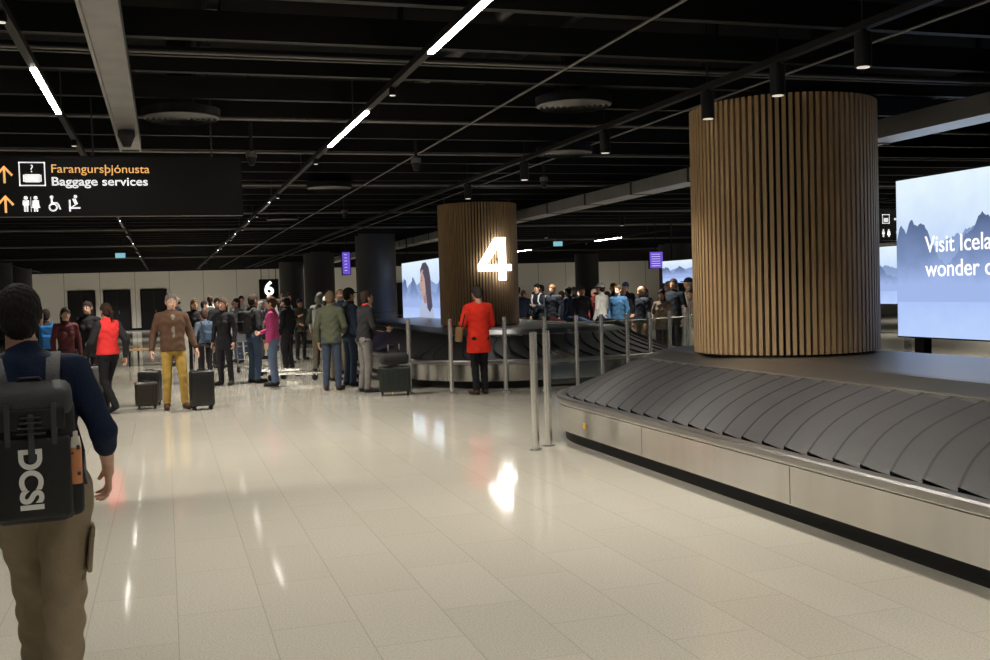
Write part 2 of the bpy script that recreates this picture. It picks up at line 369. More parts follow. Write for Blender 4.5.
# ------------------------------------------------------------ screens & signs
def ridge(y_hi,y_lo,peaks,step,amp,seed):
    rnd=random.Random(seed); out=[]; y=y_hi
    while y>=y_lo-1e-6:
        for (a,za),(b,zb) in zip(peaks[:-1],peaks[1:]):
            if a>=y>=b: z=za+(zb-za)*(a-y)/(a-b+1e-9); break
        else: z=peaks[-1][1]
        out.append((y,z+rnd.uniform(-amp,amp))); y-=step
    return out
def videowall(name,x,y0,y1,z0,z1,legs=True):
    cy=(y0+y1)/2; cz=(z0+z1)/2; H=z1-z0
    m=MB(); m.box(0,.14,y0-cy-.02,y1-cy+.02,z0-cz-.02,z1-cz+.02,BLACK)
    if legs:
        for yy in (y0+.4,y1-.4): m.box(.0,.12,yy-cy-.09,yy-cy+.09,-cz,z0-cz,BLACK); m.box(-.15,.27,yy-cy-.25,yy-cy+.25,-cz,-cz+.02,BLACK)
    else:
        for yy in (y0+.4,y1-.4): m.tube((.07,yy-cy,z1-cz),(.07,yy-cy,4.49-cz),.02,BLACK)
    o=m.build(name,loc=(x,cy,cz))
    d=MB(); d.box(-.012,0,y0-cy,y1-cy,z0-cz,z1-cz,SKY); d.build('display',parent=o)
    L=y1-y0
    far=[(1,.60),(.93,.66),(.86,.56),(.78,.63),(.70,.70),(.60,.60),(.5,.66),(.4,.58),(.3,.68),(.15,.6),(0,.64)]
    near=[(1,.60),(.985,.71),(.965,.66),(.945,.74),(.925,.70),(.90,.72),(.875,.60),(.85,.50),(.82,.44),(.79,.50),(.76,.62),(.735,.66),(.71,.75),(.66,.68),(.6,.5),(.5,.42),(.42,.6),(.35,.68),(.28,.5),(.15,.45),(.08,.66),(0,.7)]
    for nm_,pk,mat,xx,sd in (('far_peaks',far,MTF,-.0135,3),('near_peaks',near,MTN,-.015,5)):
        rl=ridge(1,0,pk,.006,.012,sd); q=MB()
        for (a,za),(b,zb) in zip(rl[:-1],rl[1:]):
            q.add([(xx,a*L+y0-cy,.22*H+z0-cz),(xx,b*L+y0-cy,.22*H+z0-cz),(xx,b*L+y0-cy,zb*H+z0-cz),(xx,a*L+y0-cy,za*H+z0-cz)],[(0,1,2,3)],mat)
        q.build(nm_,parent=o)
    return o
vw=videowall('video_wall_screen',9.45,6.6,11.9,.92,3.0)
TW=pmat('screen_text',(1,1,1),.5,emit=(1,1,1),es=1.1)
for s_,z in (('Visit Iceland for the',2.11),('wonder of nature',1.80)):
    text('screen_caption',s_,.30,(9.43,11.34,z),(H90,0,-H90),TW,vw,bold=.002)
v4=videowall('video_wall_screen',7.2,27.5,32.6,.86,2.62,legs=False)
def em(name,c,s=1): return pmat(name,c,.5,emit=c,es=s)
# portrait of a long-haired woman in profile shown on the display (u grows toward image right)
m=MB()
def poly(P,mat,x): m.add([(x,-u,z) for u,z in P],[tuple(range(len(P)))],mat)
HR=em('img_hair',(.075,.065,.10)); SKN=em('img_skin',(.50,.33,.30)); SKD=em('img_skin_shade',(.34,.22,.24)); SH=em('img_shirt',(.42,.48,.66))
poly([(-.35,-.88),(-.2,-.45),(.05,-.28),(.35,-.22),(.9,-.26),(1.35,-.45),(1.6,-.88)],SH,-.0165)
poly([(-.05,.62),(.25,.80),(.65,.82),(1.0,.66),(1.18,.35),(1.2,-.05),(1.32,-.45),(1.0,-.62),(.72,-.5),(.55,-.1),(.3,.2),(.0,.42)],HR,-.017)
poly([(.28,-.02),(.62,-.08),(.70,-.34),(.40,-.38),(.26,-.26)],SKD,-.018)
poly([(-.02,.50),(.20,.62),(.52,.55),(.66,.25),(.60,-.02),(.36,-.16),(.14,-.20),(.02,-.16),(.02,-.06),(-.05,-.02),(-.01,.04),(-.05,.08),(-.03,.13),(-.16,.18),(-.06,.32)],SKN,-.019)
poly([(.03,.31),(.18,.33),(.20,.29),(.05,.285)],HR,-.0200); poly([(.04,.38),(.20,.42),(.21,.395),(.05,.36)],HR,-.0200)
poly([(-.04,.055),(.10,.045),(.10,.02),(-.04,.01)],em('img_lips',(.36,.12,.13)),-.0200)
poly([(.25,.55),(.60,.62),(.80,.2),(.62,-.12),(.55,.1),(.48,.35)],HR,-.0205)
m.build('displayed_portrait',parent=v4)
videowall('video_wall_screen',13.2,23,26.4,1.75,2.35,legs=False)
videowall('video_wall_screen',21.7,26.6,31,.9,2.7)
m=MB(); m.box(-2.3,.78,0,.14,-.285,.285,SIGNB)
for x in (-2,-.6,.5): m.tube((x,.07,.285),(x,.07,4.49-2.805),.008,PIPE,n=8)
sg=m.build('hanging_direction_sign',loc=(0,10.75,2.805))
FY=10.746
def st(b,x,z,size,mat,width,bold=0): 
    text('sign_lettering',b,size,(x,FY,z),(H90,0,0),mat,sg,width,bold=bold)
st('Farangursþjónusta',-.98,2.965,.112,ORANGE,.88)
st('Baggage services',-.98,2.845,.112,WHITEE,.86,.0012)
def signmesh(name,polys,mat,y=-.004):
    m=MB()
    for P in polys: m.add([(x,y,z) for x,z in P],[tuple(range(len(P)))],mat)
    m.build(name,parent=sg)
def R(x0,x1,z0,z1): return [(x0,z0),(x1,z0),(x1,z1),(x0,z1)]
def C(x,z,r,n=16,sz=1): return [(x+math.cos(2*math.pi*i/n)*r,z+sz*math.sin(2*math.pi*i/n)*r) for i in range(n)]
def arrow(x,z): return [R(x-.010,x+.010,z-.08,z+.07),[(x-.075,z),(x-.060,z-.015),(x+.004,z+.062),(x,z+.085)],[(x+.075,z),(x,z+.085),(x-.004,z+.062),(x+.060,z-.015)]]
signmesh('arrows',arrow(-1.38,.105)+arrow(-1.38,-.17),ORANGE)
x0,x1,z0,z1=-1.255,-1.025,0,.225; w=.010
signmesh('suitcase_icon',[R(x0,x1,z0,z0+w),R(x0,x1,z1-w,z1),R(x0,x0+w,z0,z1),R(x1-w,x1,z0,z1),R(-1.205,-1.075,.035,.11),R(-1.22,-1.208,.04,.105),R(-1.072,-1.06,.04,.105)],WHITEE)
text('question_mark','?',.10,(-1.16,FY,2.805+.16),(H90,0,0),WHITEE,sg)
def pers(x,z,sk=False):
    P=[C(x,z+.058,.018),R(x-.028,x+.028,z-.01,z+.035),R(x-.018,x-.003,z-.07,z),R(x+.003,x+.018,z-.07,z)]
    if sk: P.append([(x-.04,z-.035),(x+.04,z-.035),(x+.012,z+.03),(x-.012,z+.03)])
    return P
ic=pers(-1.205,-.17)+pers(-1.12,-.17,True)+[R(-1.164,-1.160,-.24,-.1)]
wh=[C(-.99,-.20,.04),C(-1.0,-.105,.016),R(-1.008,-.992,-.18,-.12),R(-1.0,-.95,-.165,-.153),[(-.955,-.165),(-.94,-.165),(-.92,-.22),(-.935,-.22)]]
ch=[C(-.80,-.10,.016),[(-.81,-.17),(-.78,-.17),(-.80,-.12),(-.83,-.12)],R(-.85,-.76,-.215,-.20),[(-.80,-.17),(-.785,-.17),(-.83,-.2),(-.845,-.2)],R(-.86,-.845,-.24,-.13)]
signmesh('facility_icons',ic+[[(x+.02,z) for x,z in P] for P in wh]+[[(x+.03,z) for x,z in P] for P in ch],WHITEE)
signmesh('icon_cutouts',[C(-.97,-.20,.026)],SIGNB,-.006)
m=MB(); m.box(-.55,1.6,0,.14,-.29,.29,SIGNB); m.tube((-.4,.07,.26),(-.4,.07,1.79),.01,PIPE); m.tube((1,.07,.26),(1,.07,1.79),.01,PIPE)
s2=m.build('hanging_direction_sign',loc=(13.05,16.5,2.69))
m=MB()
for P in pers(-.26,-.15)+pers(-.14,-.15,True)+[R(-.28,-.12,.03,.042),R(-.28,-.12,.188,.2),R(-.28,-.268,.03,.2),R(-.132,-.12,.03,.2),R(-.25,-.15,.06,.13)]+pers(.05,-.15)+[R(-.02,.5,.09,.13)]: m.add([(x,-.004,z) for x,z in P],[tuple(range(len(P)))],WHITEE)
m.build('icons',parent=s2)
def info(x,y,z,w,h):
    m=MB(); m.box(-w/2-.02,w/2+.02,0,.08,-h/2-.02,h/2+.02,BLACK); m.box(-w/2,w/2,-.004,0,-h/2,h/2,PURPLE); m.tube((0,.04,h/2),(0,.04,4.49-z),.015,BLACK)
    for i in range(6): m.box(-w/2+.05,w/2-.08,-.006,-.004,h/2-.07-i*h/7,h/2-.060-i*h/7,WHITEE)
    m.build('flight_info_monitor',loc=(x,y,z))
info(13.45,27.3,2.42,.40,.46); info(4.6,27.6,2.52,.20,.58)
m=MB(); m.box(-.4,.4,0,.10,-.42,.42,BLACK); m.tube((-.3,.05,.42),(-.3,.05,2.45),.015,BLACK); m.tube((.3,.05,.42),(.3,.05,2.45),.015,BLACK)
s6=m.build('carousel_number_sign',loc=(4.2,45,2.02))
text('digit','6',.80,(4.2,44.98,2.02),(H90,0,0),pmat('digit_glow',(1,1,1),.5,emit=(1,1,1),es=1.5),s6,align='CENTER',bold=.02)
EXIT=pmat('exit_sign_glow',(.1,.3,.25),.5,emit=(.25,.6,.7),es=.8)
for x,y in ((-1.2,33),(11.5,30)):
    m=MB(); m.box(-.14,.14,0,.05,-.07,.07,EXIT); m.tube((0,.02,.07),(0,.02,4.49-3.05),.01,BLACK); m.build('exit_sign',loc=(x,y,3.05))
for x,y in ((1.0,12.2),(3.0,12.6),(5.4,14.6),(9.2,12.4),(3.4,20.4)):
    m=MB(); m.tube((x,y,4.49),(x,y,3.32),.02,BLACK); m.tube((x,y,3.34),(x,y,3.28),.06,PIPEL,n=20); m.tube((x,y,3.28),(x,y,3.19),.055,BLACK,r2=.03,n=20); m.build('dome_security_camera',smooth=True)
m=MB(); x,y=-.275,10.3; m.tube((x,y,3.265),(x,y,3.21),.075,BLACK,n=24); m.tube((x,y,3.21),(x,y,3.12),.07,BLACK,r2=.035,n=24); m.build('dome_security_camera',smooth=True)
# ------------------------------------------------------------ SDF people
def ev(p,X,Y,Z):
    k=p['t']
    if k=='s':
        a=p['a'];b=p['b'];sy=p['sy']
        ay,by=a[1]/sy,b[1]/sy; Yq=Y/sy if sy!=1 else Y
        bx,byy,bz=b[0]-a[0],by-ay,b[2]-a[2]; L=bx*bx+byy*byy+bz*bz+1e-9
        px,py,pz=X-a[0],Yq-ay,Z-a[2]
        t=np.clip((px*bx+py*byy+pz*bz)/L,0,1)
        d=np.sqrt((px-t*bx)**2+(py-t*byy)**2+(pz-t*bz)**2)-(p['ra']+(p['rb']-p['ra'])*t)
        if sy<1: d=d*(.5+.5*sy)
    elif k=='e':
        c=p['c'];r=p['r']; px,py,pz=X-c[0],Y-c[1],Z-c[2]
        k0=np.sqrt((px/r[0])**2+(py/r[1])**2+(pz/r[2])**2); k1=np.sqrt((px/r[0]**2)**2+(py/r[1]**2)**2+(pz/r[2]**2)**2)+1e-9
        d=k0*(k0-1)/k1
    else:
        c=p['c'];h=p['h'];r=p['r']
        qx,qy,qz=abs(X-c[0])-h[0]+r,abs(Y-c[1])-h[1]+r,abs(Z-c[2])-h[2]+r
        d=np.sqrt(np.maximum(qx,0)**2+np.maximum(qy,0)**2+np.maximum(qz,0)**2)+np.minimum(np.maximum(qx,np.maximum(qy,qz)),0)-r
    if p['fold']:
        f=p['fold']
        if p.get('hair'):
            d=d+f*(np.sin(X*260+np.sin(Z*70)*2)*np.sin(Z*150+np.sin(Y*90)*2)+np.sin(Y*210+Z*120+np.sin(X*60)*2)+.8*np.sin(X*75+1)*np.sin(Z*62+Y*50))
        else: d=d+f*(np.sin(Z*52+np.sin(X*23+1)*2+np.sin(Y*31)*1.5)+.6*np.sin(X*47+Z*21)*np.sin(Y*39+Z*13))
    for n in p['clip']: d=np.maximum(d,n[0]*X+n[1]*Y+n[2]*Z-n[3])
    return d
def S(a,b,ra,rb,m,sy=1,clip=(),fold=0): return dict(t='s',a=a,b=b,ra=ra,rb=rb,sy=sy,m=m,clip=clip,fold=fold)
def E(c,r,m,clip=(),fold=0,hair=0): return dict(t='e',c=c,r=r,m=m,clip=clip,fold=fold,hair=hair)
def B(c,h,r,m,clip=(),fold=0): return dict(t='b',c=c,h=h,r=r,m=m,clip=clip,fold=fold)
def bb(p):
    if p['t']=='s':
        r=max(p['ra'],p['rb']); a=np.minimum(p['a'],p['b'])-r; b=np.maximum(p['a'],p['b'])+r
    elif p['t']=='e': a=np.array(p['c'])-p['r'];b=np.array(p['c'])+p['r']
    else: a=np.array(p['c'])-p['h'];b=np.array(p['c'])+p['h']
    return a,b
def sdfmesh(P,h,k):
    bs=[bb(p) for p in P]; lo=np.min([b[0] for b in bs],0)-3*h-.01; hi=np.max([b[1] for b in bs],0)+3*h+.01
    ax=[np.arange(lo[i],hi[i]+h,h) for i in range(3)]
    F=np.full([len(a) for a in ax],.5,dtype=np.float32)
    for p,(a,b) in zip(P,bs):
        mg=k+2*h+.01; sl=[]
        for i in range(3):
            i0=max(0,np.searchsorted(ax[i],a[i]-mg)); i1=min(len(ax[i]),np.searchsorted(ax[i],b[i]+mg)+1); sl.append(slice(i0,i1))
        X=ax[0][sl[0]][:,None,None];Y=ax[1][sl[1]][None,:,None];Z=ax[2][sl[2]][None,None,:]
        d=ev(p,X,Y,Z)+0*X+0*Y+0*Z
        o=F[tuple(sl)]; hh=np.clip(.5+.5*(d-o)/k,0,1); F[tuple(sl)]=d*(1-hh)+o*hh-k*hh*(1-hh)
    s=F<0; nx,ny,nz=F.shape
    cs=np.zeros((nx-1,ny-1,nz-1),np.int8)
    cor=[(i,j,l) for i in(0,1) for j in(0,1) for l in(0,1)]
    for c in cor: cs+=s[c[0]:nx-1+c[0],c[1]:ny-1+c[1],c[2]:nz-1+c[2]]
    idx=np.argwhere((cs>0)&(cs<8)); vid=-np.ones(cs.shape,np.int64); vid[tuple(idx.T)]=np.arange(len(idx))
    acc=np.zeros((len(idx),3));cnt=np.zeros(len(idx))
    for c in cor:
        for d in range(3):
            if c[d]==0:
                e=list(c);e[d]=1
                Fa=F[tuple((idx+c).T)];Fb=F[tuple((idx+e).T)]; mk=(Fa<0)!=(Fb<0)
                t=np.where(mk,Fa/(Fa-Fb+1e-20),0)
                pos=np.tile(np.array(c,float),(len(idx),1)); pos[:,d]+=t
                acc[mk]+=pos[mk];cnt+=mk
    V=(acc/cnt[:,None]+idx)*h+lo
    Fs=[]
    for d in range(3):
        a0=[slice(None)]*3;a1=[slice(None)]*3;a0[d]=slice(0,-1);a1[d]=slice(1,None)
        s0=s[tuple(a0)];s1=s[tuple(a1)]; ed=np.argwhere(s0!=s1)
        u,w=(d+1)%3,(d+2)%3
        ed=ed[(ed[:,u]>0)&(ed[:,w]>0)]
        du=np.zeros(3,int);du[u]=1;dw=np.zeros(3,int);dw[w]=1
        q=np.stack([vid[tuple((ed-du-dw).T)],vid[tuple((ed-dw).T)],vid[tuple(ed.T)],vid[tuple((ed-du).T)]],1)
        ins=s0[tuple(ed.T)]; q[~ins]=q[~ins][:,::-1]; Fs.append(q)
    Q=np.concatenate(Fs); Q=Q[(Q>=0).all(1)]
    C_=V[Q].mean(1); best=np.full(len(C_),9.);mi=np.zeros(len(C_),int)
    for p in P:
        d=ev(p,C_[:,0],C_[:,1],C_[:,2]); k_=d<best-1e-6; best=np.where(k_,d,best); mi[k_]=p['m']
    return V,Q,mi
_hand={}
def handmesh(curl,res):
    key=(curl,res)
    if key in _hand: return _hand[key]
    P=[S((0,-.05,0),(0,.015,0),.025,.024,0,),]
    for x in (.028,.010,-.008,-.026): P.append(S((x*.5,.015,0),(x,.082,0),.016,.0125,0))
    for x,L in zip((.030,.0105,-.0095,-.029),(.074,.083,.077,.060)):
        a=np.array((x,.082,0.)); ang=0
        for i,(fr,r0,r1) in enumerate(((.45,.0095,.0085),(.30,.0085,.008),(.25,.008,.007))):
            ang+=curl*(.7,1.1,.8)[i]; b=a+np.array((x*.12,math.cos(ang)*L*fr,-math.sin(ang)*L*fr)); P.append(S(tuple(a),tuple(b),r0,r1,0)); a=b
    P+= [S((.018,.01,-.004),(.045,.045,-.016),.016,.0115,0),S((.045,.045,-.016),(.052,.073,-.026-curl*.015),.011,.0085,0)]
    _hand[key]=sdfmesh(P,res,.005); return _hand[key]
def headprims(style,hf=.0012):
    n=(0,.75,-.66,.022)
    P=[E((0,-.012,.018),(.077,.096,.103),0),E((0,.030,-.052),(.056,.060,.062),0),E((0,.05,-.09),(.026,.026,.02),0),
       S((0,.082,.012),(0,.104,-.026),.008,.013,0),E((.078,-.008,-.008),(.011,.02,.032),0),E((-.078,-.008,-.008),(.011,.02,.032),0),
       S((0,-.02,-.16),(0,-.012,-.05),.056,.055,0),
       E((0,.087,-.056),(.024,.010,.0075),9)]
    for s in(-1,1):
        P+= [E((s*.031,.079,.008),(.013,.0085,.008),7),E((s*.031,.0865,.008),(.0055,.004,.0055),8),S((s*.017,.086,.030),(s*.045,.077,.030),.0045,.0035,1)]
    if style!='bald':
        P+= [E((0,-.014,.028),(.086,.105,.107),1,clip=(n,),fold=hf,hair=1),E((0,-.055,-.035),(.066,.058,.06),1,clip=((0,1,0,.0),),fold=hf,hair=1)]
    if style=='long':
        P+= [E((0,-.055,-.07),(.080,.055,.16),1,clip=((0,1,0,-.01),),fold=.002),S((-.078,-.025,-.0),(-.070,-.035,-.15),.022,.018,1),S((.078,-.025,0),(.070,-.035,-.15),.022,.018,1)]
    if style=='pony':
        P+= [S((0,-.10,.04),(0,-.155,-.02),.03,.032,1),S((0,-.155,-.02),(0,-.15,-.15),.032,.014,1)]
    if style=='cap':
        P+= [E((0,-.01,.045),(.092,.112,.095),6,clip=((0,0,-1,-.03),)),E((0,.12,.045),(.062,.07,.010),6)]
    if style=='bald': P+= [E((0,-.05,-.01),(.08,.062,.045),1,clip=((0,1,0,.0),))]
    return P
_head={}
def person_data(pose={},hem=.86,bulk=1.0,style='short',res=.012,sleeve=1.0,pack=None,fem=False,curl=.35,hyaw=0,htilt=0,open_=False,coatflare=0,legb=1.0,hres=.0055,hf=.0012):
    g=pose.get
    lean=np.array(g('lean',(0,0)))
    def T(p): 
        p=np.array(p,float); k=max(0,(p[2]-.95))/.5; return tuple(p+np.array((lean[0]*k,lean[1]*k,0)))
    w=.93 if fem else 1.0
    P=[];fo=.0035
    cl=((0,0,-1,-hem),)
    P+= [E(T((0,0,.95)),(.160*min(legb,1.15),.118*min(legb,1.15),.12),4),E(T((.07,-.05,.90)),(.088,.075,.09),4),E(T((-.07,-.05,.90)),(.088,.075,.09),4)]
    c1,c2,c3=.178*w*bulk,(.150 if not fem else .135)*bulk,.168*bulk+coatflare
    P+= [S(T((0,0,1.31)),T((0,.005,1.10)),c1,c2,2,.70,cl,fo),S(T((0,.005,1.12)),T((0,0,min(.92,hem-.03))),c2,c3,2,.76,cl,fo)]
    P+= [S(T((-.135*w,-.01,1.395)),T((.135*w,-.01,1.395)),.070*bulk,.070*bulk,2),E(T((0,-.02,1.42)),(.11,.07,.06),2)]
    if fem: P+= [E(T((.065,.09,1.25)),(.06,.06,.06),2),E(T((-.065,.09,1.25)),(.06,.06,.06),2)]
    P+= [S(T((0,-.01,1.40)),T((0,.008,1.53)),.056,.052,0),S(T((0,-.008,1.44)),T((0,0,1.475)),.070,.066,10 if open_ else 2)]
    if open_: P+= [B(T((0,.085,1.24)),(.04,.05,.19),.035,10)]
    heads=T((0,.02,1.62)); V=[];Q=[];Mi=[]
    for s,n in((1,'R'),(-1,'L')):
        sh=T((s*.178*w,-.01,1.395)); el=T(g('el'+n,(s*.245*w,-.035,1.13))); wr=T(g('wr'+n,(s*.25*w,.05,.885)))
        P+= [S(sh,el,.064*bulk,.050*bulk,3,fold=.002)]
        el_=np.array(el);wr_=np.array(wr); cut=el_+(wr_-el_)*sleeve
        P+= [S(el,tuple(wr_),.042,.026,0)]
        if sleeve>0: P+= [S(el,tuple(cut),.050*bulk,(.050-.012*sleeve)*bulk,3,fold=.002)]
        d=wr_-el_; d/=np.linalg.norm(d); hd=np.array(g('hd'+n,tuple(d)),float); hd/=np.linalg.norm(hd)
        th=np.array(g('th'+n,(0,1,0.15)),float); th-=hd*th.dot(hd); th/=np.linalg.norm(th)
        z=np.cross(th,hd)*(-s)
        hv,hq,hm=handmesh(g('curl'+n,curl),.0045); 
        Mx=np.stack([th,hd,z],1); sc=1.0 if not fem else .9
        hv2=(hv*sc)@Mx.T+(wr_+hd*.035)
        hq2=hq if np.linalg.det(Mx)>0 else hq[:,::-1]
        V.append(hv2);Q.append(hq2);Mi.append(hm)
        hip=(s*.088,0,.90); kn=g('kn'+n,(s*.10,.02,.50)); an=g('an'+n,(s*.11,-.025,.095)); toe=g('toe'+n,(an[0]+s*.035,an[1]+.175,.04))
        hl=g('heel'+n,(an[0],an[1]-.03,.045))
        lb=(.95+.05*bulk)*legb
        P+= [S(hip,kn,.092*lb,.066*lb,4,fold=.002*legb),S(kn,(an[0],an[1],an[2]+.0),.066*lb,.054*lb,4,fold=.003*legb**2)]
        fc=((0,0,-1,0.0),)
        P+= [S(hl,toe,.042,.040,5,clip=fc),S((an[0],an[1],an[2]-.01),tuple((np.array(hl)+toe)/2),.045,.038,5,clip=fc)]
    if pack:
        P+= [B(T((0,-.20,1.20)),(.145,.085,.225),.05,6,fold=.002),B(T((0,-.285,1.12)),(.11,.035,.11),.03,6)]
        for s in(-1,1):
            q=[T((s*.09,-.13,1.42)),T((s*.10,-.02,1.475)),T((s*.115,.09,1.41)),T((s*.125,.13,1.28)),T((s*.15,.05,1.08))]
            for a,b in zip(q[:-1],q[1:]): P.append(S(a,b,.020,.018,6))
    v,q,mi=sdfmesh(P,res,.016); V.append(v);Q.append(q);Mi.append(mi)
    hk=(style,hres,hf)
    if hk not in _head: _head[hk]=sdfmesh(headprims(style,hf),hres,.010)
    v,q,mi=_head[hk]
    cy,sy_=math.cos(hyaw),math.sin(hyaw); ct,s_t=math.cos(htilt),math.sin(htilt)
    Rt=np.array([[1,0,0],[0,ct,s_t],[0,-s_t,ct]]); Rz=np.array([[cy,-sy_,0],[sy_,cy,0],[0,0,1]])
    V.append(v@(Rz@Rt).T+np.array(heads)); Q.append(q);Mi.append(mi)
    o=0;QQ=[]
    for a,b in zip(V,Q): QQ.append(b+o); o+=len(a)
    return np.concatenate(V),np.concatenate(QQ),np.concatenate(Mi)
EYE=pmat('eye_white',(.7,.68,.65),.3); IRIS=pmat('iris_dark',(.02,.015,.01),.3); LIP=pmat('lips',(.38,.14,.11),.5)
SK=[pmat('skin_a',(.52,.30,.21),.5,var=.08,vscale=20),pmat('skin_b',(.40,.21,.13),.5,var=.08,vscale=20),pmat('skin_c',(.60,.37,.27),.5,var=.08,vscale=20)]
def mats(skin=0,hair=(.02,.013,.01),top=(.03,.03,.03),sleeve=None,pants=(.02,.025,.04),shoes=(.02,.02,.02),pack=(.02,.02,.02),shirt=(.4,.4,.4)):
    return [SK[skin],cloth(hair),cloth(top),cloth(sleeve or top),cloth(pants),cloth(shoes),cloth(pack),EYE,IRIS,LIP,cloth(shirt)]
def to_mesh(name,data,ml):
    V,Q,Mi=data
    me=bpy.data.meshes.new(name); me.from_pydata(V.tolist(),[],Q.tolist())
    for m_ in ml: me.materials.append(m_)
    me.polygons.foreach_set('material_index',Mi.tolist()); me.polygons.foreach_set('use_smooth',[True]*len(Q)); me.update(); return me
def place(name,me,x,y,yaw,H=1.75,ml=None):
    o=bpy.data.objects.new(name,me); scene.collection.objects.link(o); o.location=(x,y,0); o.rotation_euler=(0,0,math.radians(yaw)); o.scale=(H/1.75,)*3
    if ml:
        for i,m_ in enumerate(ml): o.material_slots[i].link='OBJECT'; o.material_slots[i].material=m_
    return o
def person(name,x,y,yaw,H=1.75,ml=None,**kw):
    return place(name,to_mesh(name,person_data(**kw),ml or mats()),x,y,yaw,H)
# --- foreground man walking away
KH=(.23,.185,.12)
nm=person('man_with_backpack',-.52,4.66,6,1.78,mats(0,(.010,.008,.007),(.007,.015,.040),None,KH,(.05,.04,.03),(.012,.012,.013)),
  pose=dict(elR=(.262,-.05,1.14),wrR=(.268,.07,1.00),hdR=(.02,.40,-1),curlR=.5,elL=(-.27,.02,1.13),wrL=(-.27,.2,.98),
            knR=(.075,.04,.50),anR=(.055,-.08,.10),toeR=(.075,.09,.045),knL=(-.045,.22,.54),anL=(-.035,.36,.13),toeL=(-.05,.53,.10),heelL=(-.035,.33,.06),lean=(-.035,.02)),
  hem=.90,bulk=1.04,res=.0075,sleeve=.40,htilt=.05,legb=1.26,hres=.0035,hf=.0015)
m=MB()
PK=pmat('pack_nylon',(.006,.006,.007),.5,bump=.3,bscale=120,spec=.35); PG=pmat('pack_grey_strap',(.030,.032,.035),.7,bump=.3,bscale=150)
m.obox(T0((-.02,-.245,1.085)),.155,.085,.245,PK,.05)
m.obox(T0((-.02,-.335,1.02)),.135,.022,.155,PK,.02)
m.obox(T0((-.02,-.25,1.31))@Matrix.Rotation(.18,4,'X'),.150,.10,.055,PG,.04)
m.obox(T0((-.02,-.343,1.24)),.12,.012,.04,PK,.008)
m.obox(T0((-.02,-.345,1.17)),.012,.022,.09,PG,.006)
m.obox(T0((-.10,-.338,1.22)),.011,.02,.08,PG,.005); m.obox(T0((.06,-.338,1.22)),.011,.02,.08,PG,.005)
for k in range(4): m.obox(T0((-.02,-.368,1.19+.020*k)),.05-.005*k,.005,.003,PG,.002)
m.obox(T0((.125,-.24,.95)),.035,.07,.095,PK,.03); m.obox(T0((-.165,-.24,.95)),.035,.07,.095,PK,.03)
m.obox(T0((.142,-.24,1.12)),.006,.088,.008,PG,.003); m.obox(T0((.142,-.24,1.02)),.006,.088,.006,PG,.003)
m.tube((-.07,-.20,1.36),(-.05,-.20,1.385),.009,PK);m.tube((.03,-.20,1.36),(.01,-.20,1.385),.009,PK);m.tube((-.055,-.20,1.383),(.015,-.20,1.383),.009,PK)
m.tube((-.02,-.338,1.10),(.125,-.325,1.10),.003,PG)
for s in(-1,1):
    P=[(s*.085,-.20,1.30),(s*.095,-.135,1.37),(s*.105,-.07,1.438),(s*.11,-.01,1.462),(s*.115,.05,1.44),(s*.12,.115,1.36),(s*.13,.135,1.25),(s*.16,.07,1.05),(s*.15,-.15,.95)]
    v=[];f=[]
    for i,p in enumerate(P):
        p=Vector(p)+Vector((-.035*max(0,p[2]-.95)*2,.02*max(0,p[2]-.95)*2,0))
        nrm=Vector((0,-.006,.014)) if i<5 else Vector((0,.014 if P[i][1]>0 else -.014,0.004))
        for dx in(-.026,.026): v.append(p+Vector((dx,0,0)))
        for dx in(.026,-.026): v.append(p+Vector((dx,0,0))+nrm)
    for i in range(len(P)-1):
        for c in range(4): f.append((i*4+c,i*4+(c+1)%4,(i+1)*4+(c+1)%4,(i+1)*4+c))
    m.add(v,f,PG)
BO=pmat('bottle_orange',(.50,.20,.08),.4); BW=pmat('bottle_cream',(.55,.5,.42),.4)
m.tube((.125,-.29,.98),(.125,-.29,1.12),.030,BO,n=20); m.tube((.125,-.29,1.12),(.125,-.29,1.16),.030,BW,n=20,r2=.025); m.tube((.125,-.29,1.16),(.125,-.29,1.18),.018,BW,n=16)
bp=m.build('backpack',parent=nm,smooth=True)
tx=text('pack_lettering','DCSI',.108,(-.03,-.3585,1.135),(H90,H90,0),pmat('pack_print',(.6,.6,.58),.6),None,bold=.004); tx.parent=nm
m=MB(); m.obox(T0((.180,.0,.66))@Matrix.Rotation(.10,4,'Y'),.010,.065,.09,cloth(KH),.009); m.obox(T0((.189,.0,.735))@Matrix.Rotation(.10,4,'Y'),.010,.068,.022,cloth((.20,.16,.10)),.008); m.build('cargo_pocket',parent=nm,smooth=True)
# --- mid-ground people
walk=dict(knR=(.09,.16,.52),anR=(.09,.24,.10),toeR=(.10,.41,.06),knL=(-.09,0,.50),anL=(-.09,-.26,.15),toeL=(-.09,-.12,.04),heelL=(-.09,-.29,.11),elR=(.26,-.12,1.14),wrR=(.27,-.08,.90),elL=(-.26,.05,1.13),wrL=(-.26,.2,.95))
person('woman_in_red_vest',-.86,17.1,38,1.68,mats(0,(.03,.015,.01),(.70,.035,.035),(.02,.02,.022),(.012,.012,.014)),pose=walk,hem=.93,bulk=1.20,style='pony',fem=True)
hold=dict(elR=(.27,-.05,1.13),wrR=(.31,.06,.92),elL=(-.27,-.05,1.13),wrL=(-.33,.02,.93))
person('man_in_leather_jacket',.09,17.0,188,1.80,mats(0,(.13,.12,.11),(.085,.045,.027),None,(.40,.26,.06),(.06,.03,.02),shirt=(.22,.19,.16)),pose=dict(hold,knL=(-.13,.03,.5),anL=(-.15,0,.095)),hem=.88,bulk=1.14,open_=True)
person('woman_in_maroon_jacket',-1.63,19.3,200,1.62,mats(0,(.02,.012,.01),(.10,.025,.03),None,(.02,.02,.025)),hem=.85,style='long',fem=True)
